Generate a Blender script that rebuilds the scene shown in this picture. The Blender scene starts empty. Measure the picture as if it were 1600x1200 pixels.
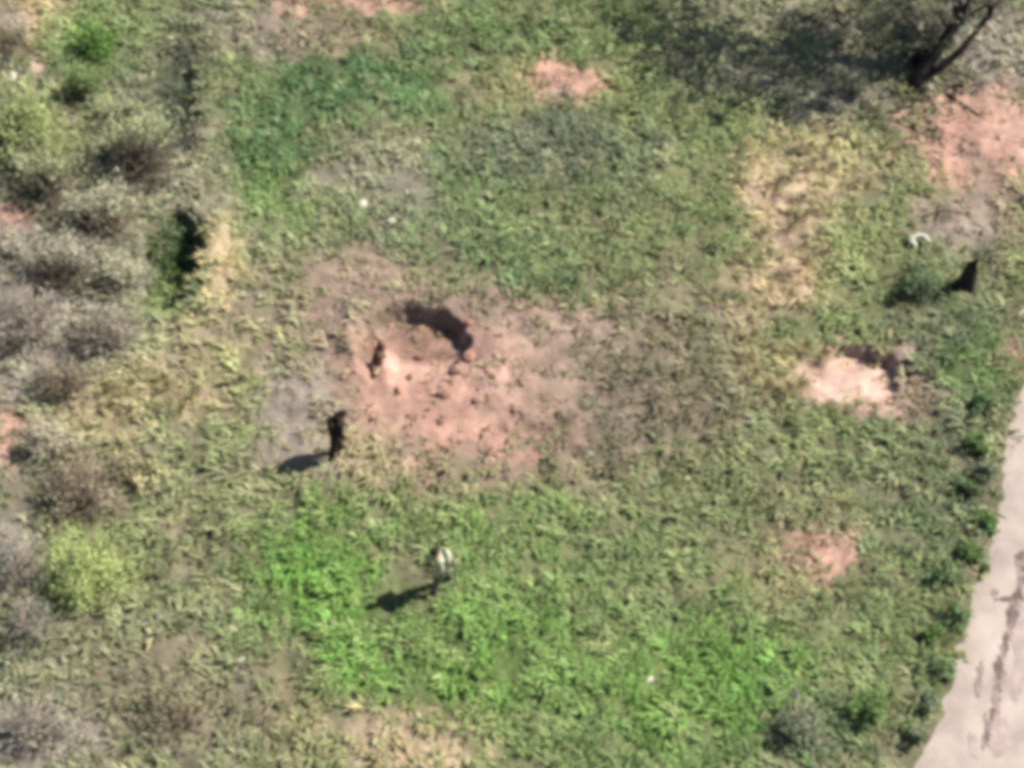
import bpy, bmesh, math, random
import numpy as np
from mathutils import Vector, Matrix

C = bpy.context.scene
COL = C.collection
R = math.radians
rng = np.random.default_rng(7)
random.seed(7)

# ------------------------------------------------------------------ camera
PITCH = 50.0
FPX = 3608.0            # focal length in photo pixels (1600 wide)
DIST = 60.1
CAM = Vector((0, -DIST * math.cos(R(PITCH)), DIST * math.sin(R(PITCH))))
FWD = Vector((0, math.cos(R(PITCH)), -math.sin(R(PITCH))))
UP = Vector((0, math.sin(R(PITCH)), math.cos(R(PITCH))))
RIGHT = Vector((1, 0, 0))
cam_d = bpy.data.cameras.new('camera')
cam = bpy.data.objects.new('camera', cam_d)
COL.objects.link(cam)
cam.location = CAM
cam.rotation_euler = (R(90 - PITCH), 0, 0)
cam_d.sensor_width = 36
cam_d.lens = 36 * FPX / 1600
cam_d.clip_end = 3000
C.camera = cam

# ------------------------------------------------------------------ world, sun, exposure
SUN_DIR = Vector((0.90, 0.29, 0.91)).normalized()     # towards the sun
SUN_EL = math.asin(SUN_DIR.z)
W = bpy.data.worlds.new('World')
C.world = W
W.use_nodes = True
nt = W.node_tree
bg = nt.nodes['Background']
sky = nt.nodes.new('ShaderNodeTexSky')
sky.sky_type = 'NISHITA'
sky.sun_disc = False
sky.sun_elevation = SUN_EL
sky.sun_rotation = math.atan2(SUN_DIR.x, SUN_DIR.y)
nt.links.new(sky.outputs[0], bg.inputs[0])
bg.inputs[1].default_value = 0.05
sl = bpy.data.lights.new('sun', 'SUN')
sl.energy = 4.4
sl.angle = R(0.5)
sl.color = (1.0, 0.95, 0.87)
sun = bpy.data.objects.new('sun', sl)
COL.objects.link(sun)
sun.location = SUN_DIR * 60
sun.rotation_euler = SUN_DIR.to_track_quat('Z', 'Y').to_euler()
C.view_settings.view_transform = 'Standard'
C.view_settings.look = 'None'
C.view_settings.gamma = 1
C.view_settings.use_curve_mapping = False
C.view_settings.exposure = 1.22
C.render.engine = 'CYCLES'
C.cycles.use_denoising = True
C.cycles.pixel_filter_type = 'BLACKMAN_HARRIS'
C.cycles.filter_width = 5.6          # soft lens of the little camera
C.cycles.max_bounces = 6

# ------------------------------------------------------------------ helpers: mapping, colour, noise
K = 1.9     # what an open, sunlit surface gains over its own base colour


def G(px, py, z=0.0):
    """place on the ground seen at a spot of the photograph (1600 x 1200)"""
    d = FWD * FPX + RIGHT * (px - 800) + UP * (600 - py)
    t = (z - CAM.z) / d.z
    return CAM + d * t


def SC(px, py):
    """pixels per metre there, and how much the ground is foreshortened"""
    p = G(px, py)
    v = p - CAM
    return FPX / v.dot(FWD), -v.normalized().z


def lin(c):
    c = np.asarray(c, float) / 255.0
    return np.where(c <= 0.04045, c / 12.92, ((c + 0.055) / 1.055) ** 2.4)


def alb(c, k=K):
    return np.clip(lin(c) / k, 0.004, 0.8)


def vnoise(x, y, scale, seed):
    g = np.random.default_rng(seed).random((256, 256))
    X = np.asarray(x) / scale + 1000.37
    Y = np.asarray(y) / scale + 1000.71
    xi = np.floor(X).astype(int)
    yi = np.floor(Y).astype(int)
    fx = X - xi
    fy = Y - yi
    fx = fx * fx * (3 - 2 * fx)
    fy = fy * fy * (3 - 2 * fy)
    a = g[xi % 256, yi % 256]
    b = g[(xi + 1) % 256, yi % 256]
    c = g[xi % 256, (yi + 1) % 256]
    d = g[(xi + 1) % 256, (yi + 1) % 256]
    return (a * (1 - fx) + b * fx) * (1 - fy) + (c * (1 - fx) + d * fx) * fy


def fbm(x, y, scale, seed, n=3):
    s = 0
    a = 1.0
    t = 0
    for i in range(n):
        s = s + a * vnoise(x, y, scale / 2 ** i, seed + i * 13)
        t += a
        a *= 0.55
    return s / t


def smooth(a, b, v):
    t = np.clip((v - a) / (b - a), 0, 1)
    return t * t * (3 - 2 * t)


# ------------------------------------------------------------------ ground cover: what grows where
#  kind: bare-ground colour, blade colour, blade density 0..1, blade length (m)
KINDS = {
    'olive': ((138, 134, 106), (136, 142, 102), .9, .24),
    'green': ((124, 128, 92), (124, 140, 92), 1.0, .24),
    'lush':  ((108, 131, 72), (118, 154, 80), 1.1, .25),
    'deep':  ((100, 116, 80), (102, 130, 86), 1.1, .24),
    'sedge': ((140, 144, 100), (150, 160, 110), 1.0, .24),
    'grey':  ((152, 146, 130), (150, 148, 124), .6, .22),
    'mauve': ((162, 152, 140), (156, 150, 134), .42, .18),
    'shaded_green':  ((58, 76, 42), (64, 88, 46), 1.1, .22),  # green ditch grass, its colour darkened further to carry the ditch's shade
    'gloom': ((92, 94, 80), (94, 102, 82), 1.0, .32),  # grey-green with the upper ditch's shade mixed into the colour
    'dusk':  ((112, 110, 94), (112, 120, 96), .9, .34),
    'straw': ((186, 168, 134), (182, 170, 128), .7, .24),
    'tan':   ((202, 178, 150), (188, 172, 134), .45, .2),
    'earth': ((168, 144, 130), (154, 140, 118), .34, .18),
    'soil':  ((208, 164, 146), (176, 152, 130), .06, .13),
    'pale':  ((226, 190, 174), (196, 168, 136), .03, .12),
    'pit_shade': ((146, 114, 100), (134, 110, 88), .03, .1),  # soil with the shade of crater wall and left crack put into its colour
    'trod':  ((122, 128, 88), (124, 138, 88), .22, .06),
    'dust':  ((162, 150, 138), (156, 148, 130), .25, .07),
    'char':  ((140, 126, 108), (126, 122, 98), .55, .2),
}
#  (px, py, rx, ry, turn in degrees on the ground, kind, strength)
PATCH = [
    (1000, 200, 300, 260, 0, 'green', .8), (700, 350, 170, 110, 0, 'deep', .6), (900, 340, 160, 110, 0, 'olive', .5),
    (1030, 140, 150, 150, 0, 'sedge', .6), (960, 1080, 340, 130, 0, 'lush', .65), (860, 900, 150, 70, 0, 'lush', .35), (850, 40, 170, 60, 0, 'green', .8),
    (150, 330, 260, 330, 0, 'grey', .75), (120, 650, 190, 160, 0, 'grey', .7), (200, 1080, 260, 190, 0, 'grey', .55),
    (300, 980, 150, 200, 0, 'olive', .6), (300, 720, 160, 120, 0, 'olive', .7), (330, 560, 110, 90, 0, 'straw', .5),
    (380, 640, 90, 80, 0, 'sedge', .3),
    # upper left
    (20, 15, 110, 40, 0, 'tan', .9), (115, 50, 40, 60, 0, 'sedge', .8), (145, 70, 50, 70, 0, 'lush', .55),
    (12, 55, 40, 40, 0, 'mauve', .9), (68, 85, 16, 26, 0, 'pale', .9), (50, 200, 75, 70, 0, 'sedge', .95),
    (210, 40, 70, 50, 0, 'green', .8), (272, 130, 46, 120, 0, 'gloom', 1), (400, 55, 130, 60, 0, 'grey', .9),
    (540, 8, 120, 20, 0, 'soil', .8), (470, 60, 120, 40, 0, 'earth', .55), (340, 150, 50, 110, 0, 'olive', .7),
    (310, 240, 40, 70, 0, 'grey', .6), (5, 340, 60, 30, 0, 'soil', .9), (60, 470, 120, 140, 0, 'mauve', .85),
    (330, 400, 30, 75, 0, 'tan', .95), (345, 430, 40, 60, 0, 'straw', .7), (266, 408, 46, 84, 0, 'shaded_green', 1), (266, 408, 34, 66, 0, 'shaded_green', 1),
    (215, 480, 50, 60, -30, 'sedge', .5),
    # upper middle
    (540, 150, 170, 55, 0, 'deep', 1), (430, 220, 75, 70, 0, 'deep', .9), (420, 310, 75, 60, 0, 'lush', .55),
    (570, 275, 85, 60, 0, 'grey', .85), (640, 330, 60, 50, 0, 'grey', .5), (720, 60, 90, 60, 0, 'deep', .35),
    (790, 130, 70, 35, 0, 'straw', .45), (885, 130, 58, 38, 0, 'soil', .95), (858, 145, 34, 18, 10, 'pale', .7),
    (850, 225, 150, 62, 0, 'dusk', .95), (960, 260, 70, 60, 0, 'dusk', .5), (800, 430, 120, 50, 0, 'deep', .6),
    # upper right
    (1250, 70, 240, 110, 0, 'grey', .55), (1540, 70, 120, 80, 0, 'mauve', .85), (1320, 150, 90, 40, 0, 'mauve', .6),
    (1550, 215, 130, 80, 0, 'soil', 1), (1600, 190, 60, 60, 0, 'pale', .5), (1538, 265, 22, 50, 0, 'earth', .8),
    (1545, 340, 110, 50, 0, 'earth', .9), (1500, 360, 70, 50, 0, 'mauve', .5), (1285, 250, 90, 70, 0, 'straw', .75),
    (1240, 350, 85, 115, 12, 'tan', .95), (1190, 445, 75, 60, 0, 'tan', .95), (1225, 400, 50, 50, 0, 'pale', .35), (1350, 410, 80, 90, 0, 'sedge', .7),
    (1300, 520, 110, 40, 0, 'green', .9), (1440, 430, 80, 40, 0, 'green', .6),
    # right middle
    (1490, 560, 120, 130, 0, 'dusk', .75), (1545, 565, 50, 50, 0, 'lush', .6), (1600, 555, 30, 40, 0, 'soil', .8),
    (1175, 565, 32, 60, 10, 'straw', .8), (1250, 560, 80, 26, -5, 'straw', .8), (1330, 580, 74, 52, -25, 'pale', 1),
    (1355, 620, 40, 30, 0, 'pale', .9), (1430, 620, 50, 25, 0, 'earth', .7), (1440, 720, 130, 90, 0, 'dusk', .6),
    (1300, 700, 150, 70, 0, 'green', .5), (1150, 720, 150, 90, 0, 'olive', .6), (1290, 850, 78, 48, 0, 'soil', .85),
    (1300, 860, 28, 30, 0, 'pale', .8), (1200, 895, 80, 45, 0, 'straw', .65), (1430, 850, 90, 70, 0, 'deep', .4),
    # lower middle and right
    (1400, 1010, 130, 110, 0, 'green', .7), (1250, 1130, 110, 70, 0, 'dusk', .7), (1080, 1070, 190, 120, 0, 'lush', .85),
    (930, 980, 120, 80, 0, 'olive', .7), (1000, 850, 220, 90, 0, 'green', .6), (900, 1140, 120, 60, 0, 'green', .6),
    (740, 1010, 230, 110, 0, 'lush', .75), (500, 920, 120, 140, 0, 'lush', 1), (490, 1000, 130, 90, 0, 'lush', .6),
    (730, 800, 190, 60, 0, 'lush', .6), (600, 840, 90, 40, 0, 'olive', .5), (650, 1155, 130, 50, 0, 'tan', .75),
    (600, 1190, 90, 30, 0, 'tan', .5), (440, 1060, 70, 80, 0, 'char', .6), (470, 1140, 60, 60, 0, 'straw', .5),
    # lower left
    (135, 890, 85, 80, 0, 'sedge', 1), (100, 850, 60, 50, 0, 'sedge', .5), (15, 850, 60, 90, 0, 'mauve', .85),
    (25, 990, 55, 90, 0, 'dusk', .6), (240, 1100, 170, 100, 0, 'char', .5), (60, 1160, 100, 60, 0, 'mauve', .7),
    (205, 620, 130, 45, 0, 'straw', .7), (100, 685, 140, 40, 0, 'straw', .55), (5, 680, 40, 50, 0, 'soil', .8),
    (130, 765, 120, 45, 0, 'char', .8), (330, 860, 90, 70, 0, 'char', .3),
    # blast-worn ground in the middle
    (1060, 560, 160, 150, 0, 'char', .65), (700, 600, 300, 160, 0, 'earth', .85), (540, 470, 140, 80, 0, 'earth', .8),
    (620, 430, 130, 50, 0, 'earth', .45), (930, 640, 170, 110, -8, 'char', .75), (900, 600, 130, 80, 0, 'mauve', .35),
    (710, 605, 175, 95, -12, 'soil', .8), (690, 600, 110, 70, -12, 'soil', .6), (800, 655, 110, 60, -20, 'soil', .55), (660, 560, 80, 50, 0, 'pale', .45),
    (800, 500, 130, 45, -15, 'earth', .6), (475, 640, 85, 70, 0, 'dust', .95), (658, 518, 70, 32, 0, 'pit_shade', .9), (578, 552, 15, 34, 0, 'pit_shade', .8), (650, 585, 100, 34, 0, 'soil', .9), (690, 580, 80, 24, 0, 'pale', .6), (750, 630, 110, 60, -25, 'soil', .7), (790, 610, 50, 60, -30, 'pale', .35), (950, 640, 150, 85, -8, 'char', .75), (850, 600, 110, 80, 0, 'earth', .5), (1435, 385, 40, 24, 0, 'trod', .9), (1325, 592, 78, 50, -20, 'pale', .9), (1285, 865, 60, 40, 0, 'soil', .7),
    (472, 726, 70, 20, 0, 'dust', .7), (640, 932, 70, 30, 0, 'trod', .95), (1440, 465, 85, 24, 0, 'trod', .9), (560, 690, 60, 70, 0, 'straw', .4),
]

XS = np.concatenate([-np.geomspace(900, 21, 26), np.arange(-20, 20.001, .065), np.geomspace(21, 900, 26)])
YS = np.concatenate([-np.geomspace(900, 16, 26), np.arange(-15, 20.001, .065), np.geomspace(21, 900, 26)])
GX, GY = np.meshgrid(XS, YS)


def cover(x, y):
    """ground colour, blade colour, density, length at every x, y"""
    wx = x + 1.1 * (fbm(x, y, 1.6, 11) - .5) + .5 * (vnoise(x, y, .35, 12) - .5)
    wy = y + 1.3 * (fbm(x, y, 1.6, 21) - .5) + .55 * (vnoise(x, y, .35, 22) - .5)
    k = KINDS['olive']
    out = np.empty(x.shape + (8,))
    out[..., 0:3] = alb(k[0])
    out[..., 3:6] = alb(k[1])
    out[..., 6] = k[2]
    out[..., 7] = k[3]
    fray = 1.0 * (fbm(x, y, .9, 31, 4) - .5) + .5 * (vnoise(x, y, .2, 33) - .5)
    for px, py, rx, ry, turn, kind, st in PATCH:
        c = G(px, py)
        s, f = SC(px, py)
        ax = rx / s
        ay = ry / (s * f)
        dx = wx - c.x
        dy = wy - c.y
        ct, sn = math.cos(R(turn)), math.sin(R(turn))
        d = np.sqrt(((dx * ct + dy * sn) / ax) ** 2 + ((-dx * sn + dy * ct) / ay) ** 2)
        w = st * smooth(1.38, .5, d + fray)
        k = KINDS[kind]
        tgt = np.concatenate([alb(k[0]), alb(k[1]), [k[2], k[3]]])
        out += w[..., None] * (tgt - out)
    return out


# ------------------------------------------------------------------ course of the road
ROAD_EDGE = [(1612, 540), (1572, 632), (1554, 715), (1542, 800), (1526, 880), (1500, 950), (1482, 1030), (1454, 1110), (1424, 1180), (1390, 1260)]
RE = [G(*p) for p in ROAD_EDGE]
re_y = np.array([p.y for p in RE])[::-1]
re_x = np.array([p.x for p in RE])[::-1]
re_x0, re_y0 = re_x.copy(), re_y.copy()


def road_x(y):
    """x of the road's left edge at a given y, carried on straight beyond the frame"""
    y = np.asarray(y, float)
    e = np.interp(y, re_y0, re_x0)
    s_lo = (re_x0[3] - re_x0[0]) / (re_y0[3] - re_y0[0])
    s_hi = (re_x0[-1] - re_x0[-4]) / (re_y0[-1] - re_y0[-4])
    e = np.where(y < re_y0[0], re_x0[0] + s_lo * (y - re_y0[0]), e)
    return np.where(y > re_y0[-1], re_x0[-1] + s_hi * (y - re_y0[-1]), e)


# ------------------------------------------------------------------ relief
def pit(x, y, px, py, rx, ry, depth, steep=.25, bias=(0, 0)):
    """a dug or blown hole: flat floor, steep wall, set by its place in the photograph"""
    c = G(px, py)
    s, f = SC(px, py)
    dx = (x - c.x) / (rx / s)
    dy = (y - c.y) / (ry / (s * f))
    wob = .35 * (fbm(x, y, .55, 77) - .5)
    d = np.sqrt(dx * dx + dy * dy) + wob
    tilt = np.clip(.5 + .5 * (dx * bias[0] + dy * bias[1]), 0, 1.1)    # deepest towards the bias side
    return -depth * smooth(1.0 + steep * .3, 1.0 - steep, d) * tilt


def mound(x, y, px, py, rx, ry, h):
    c = G(px, py)
    s, f = SC(px, py)
    d = np.sqrt(((x - c.x) / (rx / s)) ** 2 + ((y - c.y) / (ry / (s * f))) ** 2)
    return h * np.exp(-1.6 * d * d) * (.7 + .6 * fbm(x, y, .4, 91))


def height(x, y):
    near = np.exp(-((np.abs(x) / 40) ** 4 + (np.abs(y) / 40) ** 4))
    calm = 1.0
    for q in ((700, 600, 200, 110), (1335, 590, 90, 60), (1545, 220, 120, 80)):
        c = G(q[0], q[1])
        s, f = SC(q[0], q[1])
        calm = calm - .62 * np.exp(-(((x - c.x) / (q[2] / s)) ** 2 + ((y - c.y) / (q[3] / (s * f))) ** 2))
    h = .30 * (fbm(x, y, 7, 41) - .5) + near * calm * (.13 * (fbm(x, y, .9, 43) - .5) + .06 * (vnoise(x, y, .22, 45) - .5) + .13 * (fbm(x, y, .5, 47, 2) - .5))
    h = h + mound(x, y, 770, 590, 95, 75, .28) + mound(x, y, 560, 530, 40, 60, .22) + mound(x, y, 650, 470, 90, 25, .16)
    h = h + pit(x, y, 640, 542, 94, 62, .70, .16, (.16, .56))
    h = h + pit(x, y, 576, 552, 20, 40, .40, .3, (.5, 0)) + mound(x, y, 602, 556, 16, 36, .24)
    h = h + mound(x, y, 1320, 610, 60, 30, .15) + mound(x, y, 1415, 548, 34, 30, .14)
    h = h + pit(x, y, 1336, 582, 78, 44, .40, .12, (.34, .68))
    h = h + mound(x, y, 335, 400, 26, 80, .40)
    h = h + pit(x, y, 263, 404, 54, 84, .95, .2, (.2, .05))
    h = h + mound(x, y, 325, 150, 30, 110, .14) + pit(x, y, 270, 140, 46, 115, .5, .55, (.3, .1))
    h = h + mound(x, y, 1290, 855, 60, 40, .12) + mound(x, y, 885, 130, 50, 30, .14)
    return h * (1 - smooth(-.7, .05, x - road_x(y)) * near)


HZ = height(GX, GY)
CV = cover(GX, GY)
X0, DX = -20.0, .065
Y0 = -15.0
IX0 = 26
NFX = len(np.arange(-20, 20.001, .065))
NFY = len(np.arange(-15, 20.001, .065))
HF = HZ[IX0:IX0 + NFY, IX0:IX0 + NFX]
CF = CV[IX0:IX0 + NFY, IX0:IX0 + NFX]


def look(F, x, y):
    u = np.clip((np.asarray(x) - X0) / DX, 0, NFX - 1.001)
    v = np.clip((np.asarray(y) - Y0) / DX, 0, NFY - 1.001)
    i = u.astype(int)
    j = v.astype(int)
    a = u - i
    b = v - j
    if F.ndim == 3:
        a = a[..., None]
        b = b[..., None]
    return (F[j, i] * (1 - a) + F[j, i + 1] * a) * (1 - b) + (F[j + 1, i] * (1 - a) + F[j + 1, i + 1] * a) * b


def gz(x, y):
    return float(look(HF, np.array([x]), np.array([y]))[0])


def P(px, py, dz=0.0):
    p = G(px, py)
    for _ in range(4):
        p = G(px, py, gz(p.x, p.y))
    p.z = gz(p.x, p.y) + dz
    return p


# ------------------------------------------------------------------ materials
def new_mat(name, rough=.9, spec=.15):
    m = bpy.data.materials.new(name)
    m.use_nodes = True
    b = m.node_tree.nodes['Principled BSDF']
    b.inputs['Roughness'].default_value = rough
    b.inputs['Specular IOR Level'].default_value = spec
    return m, m.node_tree, b


def attr_mat(name, rough=.9, spec=.12, trans=0.0, var=.35, scale=14.0, bump=0.0, bscale=30.0):
    """colour from the mesh's own 'Col', broken up by fine grain"""
    m, t, b = new_mat(name, rough, spec)
    a = t.nodes.new('ShaderNodeAttribute')
    a.attribute_name = 'Col'
    tc = t.nodes.new('ShaderNodeTexCoord')
    n = t.nodes.new('ShaderNodeTexNoise')
    n.inputs['Scale'].default_value = scale
    n.inputs['Detail'].default_value = 5
    n.inputs['Roughness'].default_value = .7
    t.links.new(tc.outputs['Object'], n.inputs['Vector'])
    mr = t.nodes.new('ShaderNodeMapRange')
    mr.inputs[1].default_value = .25
    mr.inputs[2].default_value = .75
    mr.inputs[3].default_value = 1 - var
    mr.inputs[4].default_value = 1 + var
    t.links.new(n.outputs[0], mr.inputs[0])
    mx = t.nodes.new('ShaderNodeVectorMath')
    mx.operation = 'SCALE'
    t.links.new(a.outputs['Color'], mx.inputs[0])
    t.links.new(mr.outputs[0], mx.inputs['Scale'])
    t.links.new(mx.outputs[0], b.inputs['Base Color'])
    if bump:
        n2 = t.nodes.new('ShaderNodeTexNoise')
        n2.inputs['Scale'].default_value = bscale
        n2.inputs['Detail'].default_value = 6
        t.links.new(tc.outputs['Object'], n2.inputs['Vector'])
        bp = t.nodes.new('ShaderNodeBump')
        bp.inputs['Strength'].default_value = bump
        bp.inputs['Distance'].default_value = .05
        t.links.new(n2.outputs[0], bp.inputs['Height'])
        t.links.new(bp.outputs[0], b.inputs['Normal'])
    if trans:
        tr = t.nodes.new('ShaderNodeBsdfTranslucent')
        t.links.new(mx.outputs[0], tr.inputs['Color'])
        ms = t.nodes.new('ShaderNodeMixShader')
        ms.inputs[0].default_value = trans
        out = t.nodes['Material Output']
        t.links.new(b.outputs[0], ms.inputs[1])
        t.links.new(tr.outputs[0], ms.inputs[2])
        t.links.new(ms.outputs[0], out.inputs[0])
    return m


def plain_mat(name, srgb, rough=.85, spec=.2, var=.25, scale=9.0, bump=.3, bscale=25., k=K):
    m, t, b = new_mat(name, rough, spec)
    c = alb(srgb, k)
    tc = t.nodes.new('ShaderNodeTexCoord')
    n = t.nodes.new('ShaderNodeTexNoise')
    n.inputs['Scale'].default_value = scale
    n.inputs['Detail'].default_value = 6
    t.links.new(tc.outputs['Object'], n.inputs['Vector'])
    cr = t.nodes.new('ShaderNodeValToRGB')
    cr.color_ramp.elements[0].position = .3
    cr.color_ramp.elements[1].position = .7
    cr.color_ramp.elements[0].color = (*(c * (1 - var)), 1)
    cr.color_ramp.elements[1].color = (*(c * (1 + var)), 1)
    t.links.new(n.outputs[0], cr.inputs[0])
    t.links.new(cr.outputs[0], b.inputs['Base Color'])
    if bump:
        n2 = t.nodes.new('ShaderNodeTexNoise')
        n2.inputs['Scale'].default_value = bscale
        n2.inputs['Detail'].default_value = 5
        t.links.new(tc.outputs['Object'], n2.inputs['Vector'])
        bp = t.nodes.new('ShaderNodeBump')
        bp.inputs['Strength'].default_value = bump
        bp.inputs['Distance'].default_value = .03
        t.links.new(n2.outputs[0], bp.inputs['Height'])
        t.links.new(bp.outputs[0], b.inputs['Normal'])
    return m


M_GROUND = attr_mat('earth_and_thatch', var=.30, scale=5.0, bump=.7, bscale=9.0)
M_GRASS = attr_mat('grass_blades', rough=.7, spec=.2, trans=.35, var=.15, scale=3.0)
M_LEAF = attr_mat('leaves', rough=.7, spec=.2, trans=.25, var=.2, scale=6.0)
M_BARK = plain_mat('grey_bark', (158, 150, 138), bump=.6, k=1.9)
M_DARKBARK = plain_mat('dark_bark', (62, 58, 54), bump=.6, k=1.9)
M_SOIL = plain_mat('soil_lump', (196, 150, 130), bump=.6)
M_SOILD = plain_mat('brown_soil_lump', (150, 112, 92), bump=.6)
M_STONE = plain_mat('pale_stone', (226, 222, 200), bump=.4, var=.12)
M_WHITE = plain_mat('white_plastic', (232, 230, 212), rough=.5, spec=.4, bump=.1, var=.06)
M_SLAB = plain_mat('worn_pale_dirt', (212, 194, 182), bump=.9, var=.2, scale=1.0, bscale=18.)
M_SLAB2 = plain_mat('rosy_concrete', (210, 188, 182), bump=.5, var=.2, scale=2.0, bscale=18.)
M_SLAB3 = plain_mat('grey_worn_dirt', (176, 156, 148), bump=.5, var=.28, scale=5.0, bscale=18.)
M_BED = plain_mat('road_bed', (168, 150, 138), bump=.6, var=.25, scale=3.)
M_SKIN = plain_mat('skin', (190, 140, 112), bump=0, var=.05)
M_BLACKCLOTH = plain_mat('black_cloth', (52, 45, 40), var=.2, bump=.3)
M_BLACKCLOTH2 = plain_mat('charcoal_trousers', (56, 50, 40), var=.2, bump=.3)
M_GREYCLOTH = plain_mat('grey_green_trousers', (128, 132, 108), var=.2, bump=.3)
M_PALECLOTH = plain_mat('pale_jacket', (212, 212, 182), var=.08, bump=.3)
M_BOOT = plain_mat('boots', (48, 42, 34), bump=.1)
M_DARK = plain_mat('dark_gear', (46, 48, 34), var=.2, bump=.2)
M_EYE = plain_mat('eye', (20, 18, 16), bump=0, var=0, rough=.3)
M_STRAP = plain_mat('webbing', (78, 80, 60), bump=.1)


# ------------------------------------------------------------------ object helpers
def link(name, me, parent=None, mat=None):
    o = bpy.data.objects.new(name, me)
    COL.objects.link(o)
    if mat is not None and me is not None:
        me.materials.append(mat)
    if parent is not None:
        o.parent = parent
    return o


def tag(o, label=None, cat=None, group=None, kind=None):
    for k, v in (('label', label), ('category', cat), ('group', group), ('kind', kind)):
        if v:
            o[k] = v
    return o


def empty(name, loc, label, cat, group=None, rz=0):
    o = bpy.data.objects.new(name, None)
    COL.objects.link(o)
    o.empty_display_size = .2
    o.location = loc
    o.rotation_euler = (0, 0, rz)
    return tag(o, label, cat, group)


def mesh_np(name, V, F, cols=None, smooth_=False):
    """V (n,3), F (m,k) all faces with the same number of corners"""
    V = np.asarray(V, np.float32)
    F = np.asarray(F, np.int32)
    me = bpy.data.meshes.new(name)
    k = F.shape[1]
    me.vertices.add(len(V))
    me.vertices.foreach_set('co', V.ravel())
    me.loops.add(F.size)
    me.loops.foreach_set('vertex_index', F.ravel())
    me.polygons.add(len(F))
    me.polygons.foreach_set('loop_start', np.arange(0, F.size, k, dtype=np.int32))
    me.polygons.foreach_set('loop_total', np.full(len(F), k, np.int32))
    if smooth_:
        me.polygons.foreach_set('use_smooth', np.ones(len(F), bool))
    me.update(calc_edges=True)
    me.validate()
    if cols is not None:
        a = me.color_attributes.new('Col', 'FLOAT_COLOR', 'POINT')
        c = np.ones((len(V), 4), np.float32)
        c[:, :3] = cols
        a.data.foreach_set('color', c.ravel())
    return me


# ------------------------------------------------------------------ ground
nx, ny = len(XS), len(YS)
V = np.stack([GX.ravel(), GY.ravel(), HZ.ravel()], 1)
idx = np.arange(nx * ny).reshape(ny, nx)
F = np.stack([idx[:-1, :-1], idx[:-1, 1:], idx[1:, 1:], idx[1:, :-1]], -1).reshape(-1, 4)
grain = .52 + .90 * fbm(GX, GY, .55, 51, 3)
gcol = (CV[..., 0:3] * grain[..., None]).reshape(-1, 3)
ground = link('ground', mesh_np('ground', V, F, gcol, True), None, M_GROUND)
tag(ground, kind='structure')


# ------------------------------------------------------------------ grass and herbs
def blades(ntuft, per, wid, colmul, seed):
    """grass in tufts: blades of one tuft share a root, a tone and a fall; gaps of thatch between tufts"""
    g = np.random.default_rng(seed)
    tx = g.uniform(-18.5, 18.5, ntuft)
    ty = g.uniform(-13.5, 18.5, ntuft)
    cv = look(CF, tx + g.normal(0, .22, ntuft), ty + g.normal(0, .22, ntuft))
    clump = fbm(tx, ty, .55, 61)
    keep = (g.random(ntuft) < cv[:, 6] * smooth(.30, .55, clump)) & (tx < road_x(ty) + .2 * np.abs(g.standard_normal(ntuft)) - .05)
    tx, ty, cv, clump = tx[keep], ty[keep], cv[keep], clump[keep]
    nt_ = len(tx)
    c = G(660, 560)
    swirl = 4 * math.pi * fbm(tx, ty, 2.6, 71) + g.normal(0, .7, nt_)
    rad = np.arctan2(ty - c.y, tx - c.x)
    near = np.exp(-((tx - c.x) ** 2 + (ty - c.y) ** 2) / 60.0)
    tang = np.where(g.random(nt_) < near, rad + g.normal(0, .3, nt_), swirl)
    tone = g.lognormal(0, .12, nt_) * (.70 + .60 * fbm(tx, ty, .45, 67, 2))
    dry = g.random(nt_) < .06 + .25 * smooth(.5, .75, fbm(tx, ty, 1.3, 65))
    tcol = cv[:, 3:6] * colmul * tone[:, None] * (1 + g.normal(0, .035, (nt_, 3)))
    tcol[dry] = .6 * tcol[dry] + .4 * alb((178, 170, 132)) * colmul * tone[dry][:, None]
    size = cv[:, 7] * g.lognormal(0, .38, nt_) * (.6 + .8 * clump)
    size = np.minimum(size, .34)
    k = np.repeat(np.arange(nt_), per)
    n = len(k)
    r_ = np.abs(g.normal(0, .08, n)) + .01
    th = g.uniform(0, 2 * math.pi, n)
    x = tx[k] + r_ * np.cos(th)
    y = ty[k] + r_ * np.sin(th)
    L = size[k] * g.uniform(.6, 1.4, n)
    ang = np.where(g.random(n) < .75, tang[k] + g.normal(0, .35, n), th)
    dx, dy = np.cos(ang), np.sin(ang)
    lean = np.clip(g.normal(.95, .25, n), .1, 1.35)
    up, out = np.cos(lean), np.sin(lean)
    z = look(HF, x, y) - .015
    base = np.stack([x, y, z], 1)
    mid = base + np.stack([dx * out * L * .5, dy * out * L * .5, up * L * .6 + .02], 1)
    tip = base + np.stack([dx * out * L * 1.15, dy * out * L * 1.15, up * L * .8], 1)
    w = wid * g.uniform(.6, 1.4, n)
    side = np.stack([-dy * w * .5, dx * w * .5, np.zeros(n)], 1)
    V = np.stack([base - side * .7, base + side * .7, mid + side, mid - side, tip], 1).reshape(-1, 3)
    i = np.arange(n) * 5
    T = np.concatenate([np.stack([i, i + 1, i + 2], 1), np.stack([i, i + 2, i + 3], 1), np.stack([i + 3, i + 2, i + 4], 1)])
    col = tcol[k] * g.uniform(.85, 1.15, (n, 1))
    return V, T, np.repeat(np.clip(col, .004, .8), 5, 0)


V, T, c = blades(42000, 9, .052, 2.1, 3)
tag(link('grass', mesh_np('grass', V, T, c), None, M_GRASS), kind='stuff')


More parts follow.
